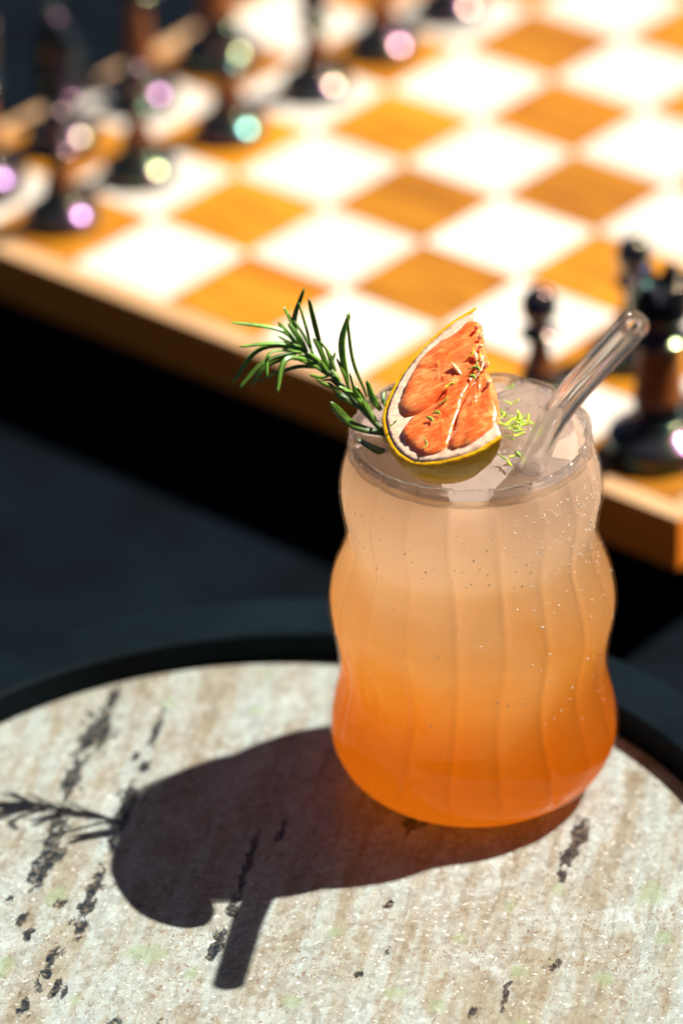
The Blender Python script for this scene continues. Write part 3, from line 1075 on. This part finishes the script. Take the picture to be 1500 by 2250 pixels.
# ------------------------------------------------------------------ rosemary
NEED = [
([[-47.0,22.3,131.5],[-52.1,22.3,136.2],[-65.6,22.3,138.9]],1.1),([[-46.1,21.7,131.1],[-53.5,19.9,133.1],[-63.1,17.7,133.6]],1.0),
([[-47.0,22.1,130.9],[-57.9,19.4,131.3],[-65.7,16.1,122.3]],1.2),([[-44.4,20.5,130.2],[-55.8,16.5,129.3],[-63.9,11.5,123.3]],1.1),
([[-44.4,20.4,129.7],[-54.4,15.0,132.9],[-55.6,8.4,128.6]],0.9),([[-43.5,19.7,129.1],[-54.6,18.3,127.7],[-60.5,16.7,121.2]],1.0),
([[-41.8,18.3,127.8],[-50.1,12.9,131.9],[-52.9,6.3,124.7]],1.1),([[-41.0,17.3,126.3],[-48.0,19.6,125.5],[-59.0,22.3,119.5]],0.9),
([[-46.1,21.6,130.7],[-47.6,23.4,138.2],[-44.5,25.6,147.2]],1.0),([[-43.0,20.2,130.8],[-44.9,18.0,141.1],[-46.3,15.2,148.6]],1.0),
([[-40.0,18.4,129.7],[-41.9,19.3,138.8],[-43.4,20.4,146.7]],1.3),([[-36.6,15.3,126.3],[-38.7,13.5,133.4],[-40.7,11.3,138.2]],1.2),
([[-36.9,15.4,126.3],[-37.4,16.7,128.5],[-36.4,18.4,130.6]],0.7),([[-33.3,12.6,123.7],[-34.7,14.8,135.0],[-32.2,17.6,143.4]],1.3),
([[-28.1,9.2,121.4],[-31.8,7.4,134.1],[-33.1,5.2,150.0]],1.1),([[-24.3,6.2,118.5],[-26.4,7.5,121.3],[-28.1,9.2,126.5]],1.3),
([[-25.7,5.6,115.9],[-30.8,3.8,124.6],[-32.8,1.6,133.5]],1.1),([[-23.6,3.2,112.6],[-32.3,1.4,117.0],[-38.4,-0.8,125.8]],2.0),
([[-20.4,-1.2,108.4],[-26.0,-3.5,111.6],[-31.2,-6.2,116.7]],2.0),([[-22.8,5.7,119.2],[-23.6,7.5,121.2],[-23.3,9.7,122.5]],1.0),
([[-22.0,7.5,124.0],[-16.8,1.6,130.1],[-10.5,-5.5,135.3]],1.2),([[-35.9,13.2,122.4],[-38.0,15.0,123.7],[-41.1,17.2,122.2]],0.7),
([[-25.7,5.1,114.6],[-29.9,4.2,122.9],[-35.9,3.1,128.5]],1.3),([[-26.6,6.1,116.1],[-28.6,7.5,119.9],[-31.1,9.1,124.9]],1.2),
([[-30.0,8.5,117.9],[-34.2,10.3,120.5],[-38.9,12.5,124.5]],1.0),([[-42.7,19.0,128.4],[-46.1,20.4,130.8],[-51.4,22.0,131.3]],1.0),
([[-38.4,15.6,125.2],[-40.9,14.3,130.1],[-44.3,12.6,134.1]],1.1),([[-31.7,9.8,119.2],[-35.5,10.7,121.3],[-36.0,11.8,119.4]],0.7),
([[-25.3,4.6,113.9],[-27.4,3.2,118.8],[-29.7,1.6,124.9]],1.2),([[-38.4,15.4,124.8],[-41.9,17.2,126.9],[-47.1,19.4,128.1]],1.0)]
STEM = [(-19.5, 0.5, 107.5), (-24.0, 3.7, 113.3), (-28.7, 7.6, 117.3), (-33.3, 11.5, 121.3), (-37.6, 15.2, 125.1), (-41.8, 18.3, 127.8), (-45.3, 20.9, 130.0), (-47.2, 22.4, 131.5)]
RB = Vector((-0.0195, 0.0005, 0.1075))
rose = empty('rosemary_sprig', RB)
tag(rose, 'green rosemary sprig leaning out of the glass to the left', 'herb sprig')
pa = crom([Vector(k) / 1000 for k in STEM], 5)
v, f = tube([p - RB for p in pa], [0.0011 - 0.0006 * k / len(pa) for k in range(len(pa))], 10)
new_obj('stem', v, f, M_twig, rose)
rl_ = random.Random(9)


def needle(p3, w):
    """a rolled-edge needle: domed top with a groove, flat paler underside"""
    pth = crom([Vector(k) / 1000 for k in p3], 7)
    n = len(pth)
    verts, faces, mid = [], [], []
    roll = rl_.uniform(-0.9, 0.9)
    cs = [(-1, -.05), (-.75, .32), (-.30, .50), (0, .36), (.30, .50), (.75, .32), (1, -.05), (.6, -.30), (0, -.22), (-.6, -.30)]
    mids = [0, 0, .2, 1, .2, 0, 0, .5, .8, .5]
    for i, p in enumerate(pth):
        t = i / (n - 1)
        tn = (pth[min(i + 1, n - 1)] - pth[max(i - 1, 0)]).normalized()
        upv = Vector((math.sin(roll) * .8, -0.35, 1.0))
        a = tn.cross(upv)
        if a.length < .05:
            a = tn.cross(Vector((1, 0, 0)))
        a.normalize()
        b2 = a.cross(tn).normalized()
        wd = w / 1000 * 0.64 * (0.45 + 0.75 * math.sin(PI * min(0.98, t * 0.82 + 0.10))) * (1 if t < .93 else 0.62)
        if i == n - 1:
            wd *= 0.35
        for (cx, cy), mm in zip(cs, mids):
            verts.append(p - RB + a * cx * wd + b2 * cy * wd)
            mid.append(mm)
    K = len(cs)
    for i in range(n - 1):
        for k in range(K):
            k2 = (k + 1) % K
            faces.append((i * K + k, i * K + k2, (i + 1) * K + k2, (i + 1) * K + k))
    faces.append(tuple(reversed(range(K))))
    faces.append(tuple((n - 1) * K + k for k in range(K)))
    o = new_obj('leaf', verts, faces, M_leaf, rose)
    at = o.data.attributes.new('mid', 'FLOAT', 'POINT')
    at.data.foreach_set('value', mid)


for p3, w in NEED:
    needle(p3, w)
for k in range(18):                      # fill between the long leaves
    t = 0.30 + 0.68 * k / 17
    q = pa[int(t * (len(pa) - 1))] * 1000
    tn = (pa[min(len(pa) - 1, int(t * (len(pa) - 1)) + 2)] - pa[max(0, int(t * (len(pa) - 1)) - 2)]).normalized()
    a = k * 2.4
    side = (Vector((0.5, 0.75, 0.2)).cross(tn) * math.cos(a) + Vector((0, 0.2, 1)) * math.sin(a) * 0.8)
    ln = rl_.uniform(8, 13)
    e = q + (tn * 0.75 + side * 0.55) * ln
    needle([tuple(q), tuple(q + (tn * 0.36 + side * 0.34) * ln), tuple(e)], rl_.uniform(0.7, 1.1))

# ------------------------------------------------------------------ lime zest
rz = random.Random(33)


def zest(base, nrm, size, mat, label, group):
    t = Vector((rz.uniform(-1, 1), rz.uniform(-1, 1), rz.uniform(-.3, .3)))
    t = (t - nrm * t.dot(nrm)).normalized()
    s = nrm.cross(t)
    L = size * rz.uniform(0.7, 1.3)
    w = size * rz.uniform(0.08, 0.16)
    cur = rz.uniform(-0.9, 0.9)
    lift = rz.uniform(0.05, 0.55)
    verts, faces = [], []
    n = 9
    for i in range(n):
        u = i / (n - 1) - 0.5
        c = base + t * u * L + s * cur * L * (u * u * 2) + nrm * (0.0002 + lift * L * abs(u) ** 1.5 * 1.6)
        ww = w * (0.55 + 0.6 * math.sin(PI * (u + 0.5))) * (1 + 0.35 * rz.uniform(-1, 1))
        for a, b2 in ((-1, 0), (0, .35), (1, 0), (0, -.2)):
            verts.append(c - base + s * a * ww + nrm * b2 * ww)
    for i in range(n - 1):
        for k in range(4):
            k2 = (k + 1) % 4
            faces.append((i * 4 + k, i * 4 + k2, i * 4 + 4 + k2, i * 4 + 4 + k))
    faces.append((3, 2, 1, 0))
    faces.append(tuple((n - 1) * 4 + k for k in range(4)))
    o = new_obj('zest_shred', verts, faces, mat)
    o.location = base
    tag(o, label, 'zest', group)


ZI = [(11.5, 20.9), (12.0, 12.6), (9.6, 6.9), (8.4, 4.6), (14.3, 5.4), (14.9, 0.8), (12.7, -2.6), (10.8, -5.9), (18.1, -0.6), (24.3, 0.2), (7.6, 6.0), (13.6, 3.2), (10.6, 2.2), (12.2, 4.4), (15.5, 2.6), (11.2, -0.8), (13.0, -4.8), (9.0, -13.5), (11.5, -12.0), (10.0, -16.0), (13.6, -13.2), (12.9, 1.6), (13.4, -0.4), (11.9, 1.0), (14.2, 3.9), (10.2, 5.6), (12.4, -1.8), (14.0, -2.2), (8.8, 1.4)]
for x, y in ZI:
    p = Vector((x / 1000, y / 1000, 0.1155 if y > -8 else 0.1132))
    lab, grp = 'lime zest shred in the bright green clump left of the straw', 'lime zest clump beside the straw'
    if y > 15:
        lab, grp = 'lone lime zest shred nearest the back rim of the glass', 'lime zest on the ice'
    elif x > 20:
        lab, grp = 'lone lime zest shred right of the glass straw', 'lime zest on the ice'
    elif y < -8:
        lab, grp = 'yellow-green zest shred at the front rim under the grapefruit corner', 'lime zest at the front rim'
    zest(p, Vector((0, 0, 1)), 0.0042, rz.choice([M_zest, M_zest, M_zestd]), lab, grp)
for x, y in [(-1.6, 3.9), (-3.6, -1.0), (-0.6, 3.2), (-10.5, -0.4), (-13.1, -5.8), (-17.5, -10.1), (-20.0, -19.3), (-15.4, -8.7), (-28.4, -6.0), (-3.1, 7.4), (-2.2, 1.8)]:
    p = FO + FU * x / 1000 + FV * y / 1000 + FN * 0.0017
    zest(p, FN, 0.0034, rz.choice([M_zest, M_zestd, M_zestd]), 'small shred of lime zest stuck on the grapefruit flesh', 'lime zest on the grapefruit')
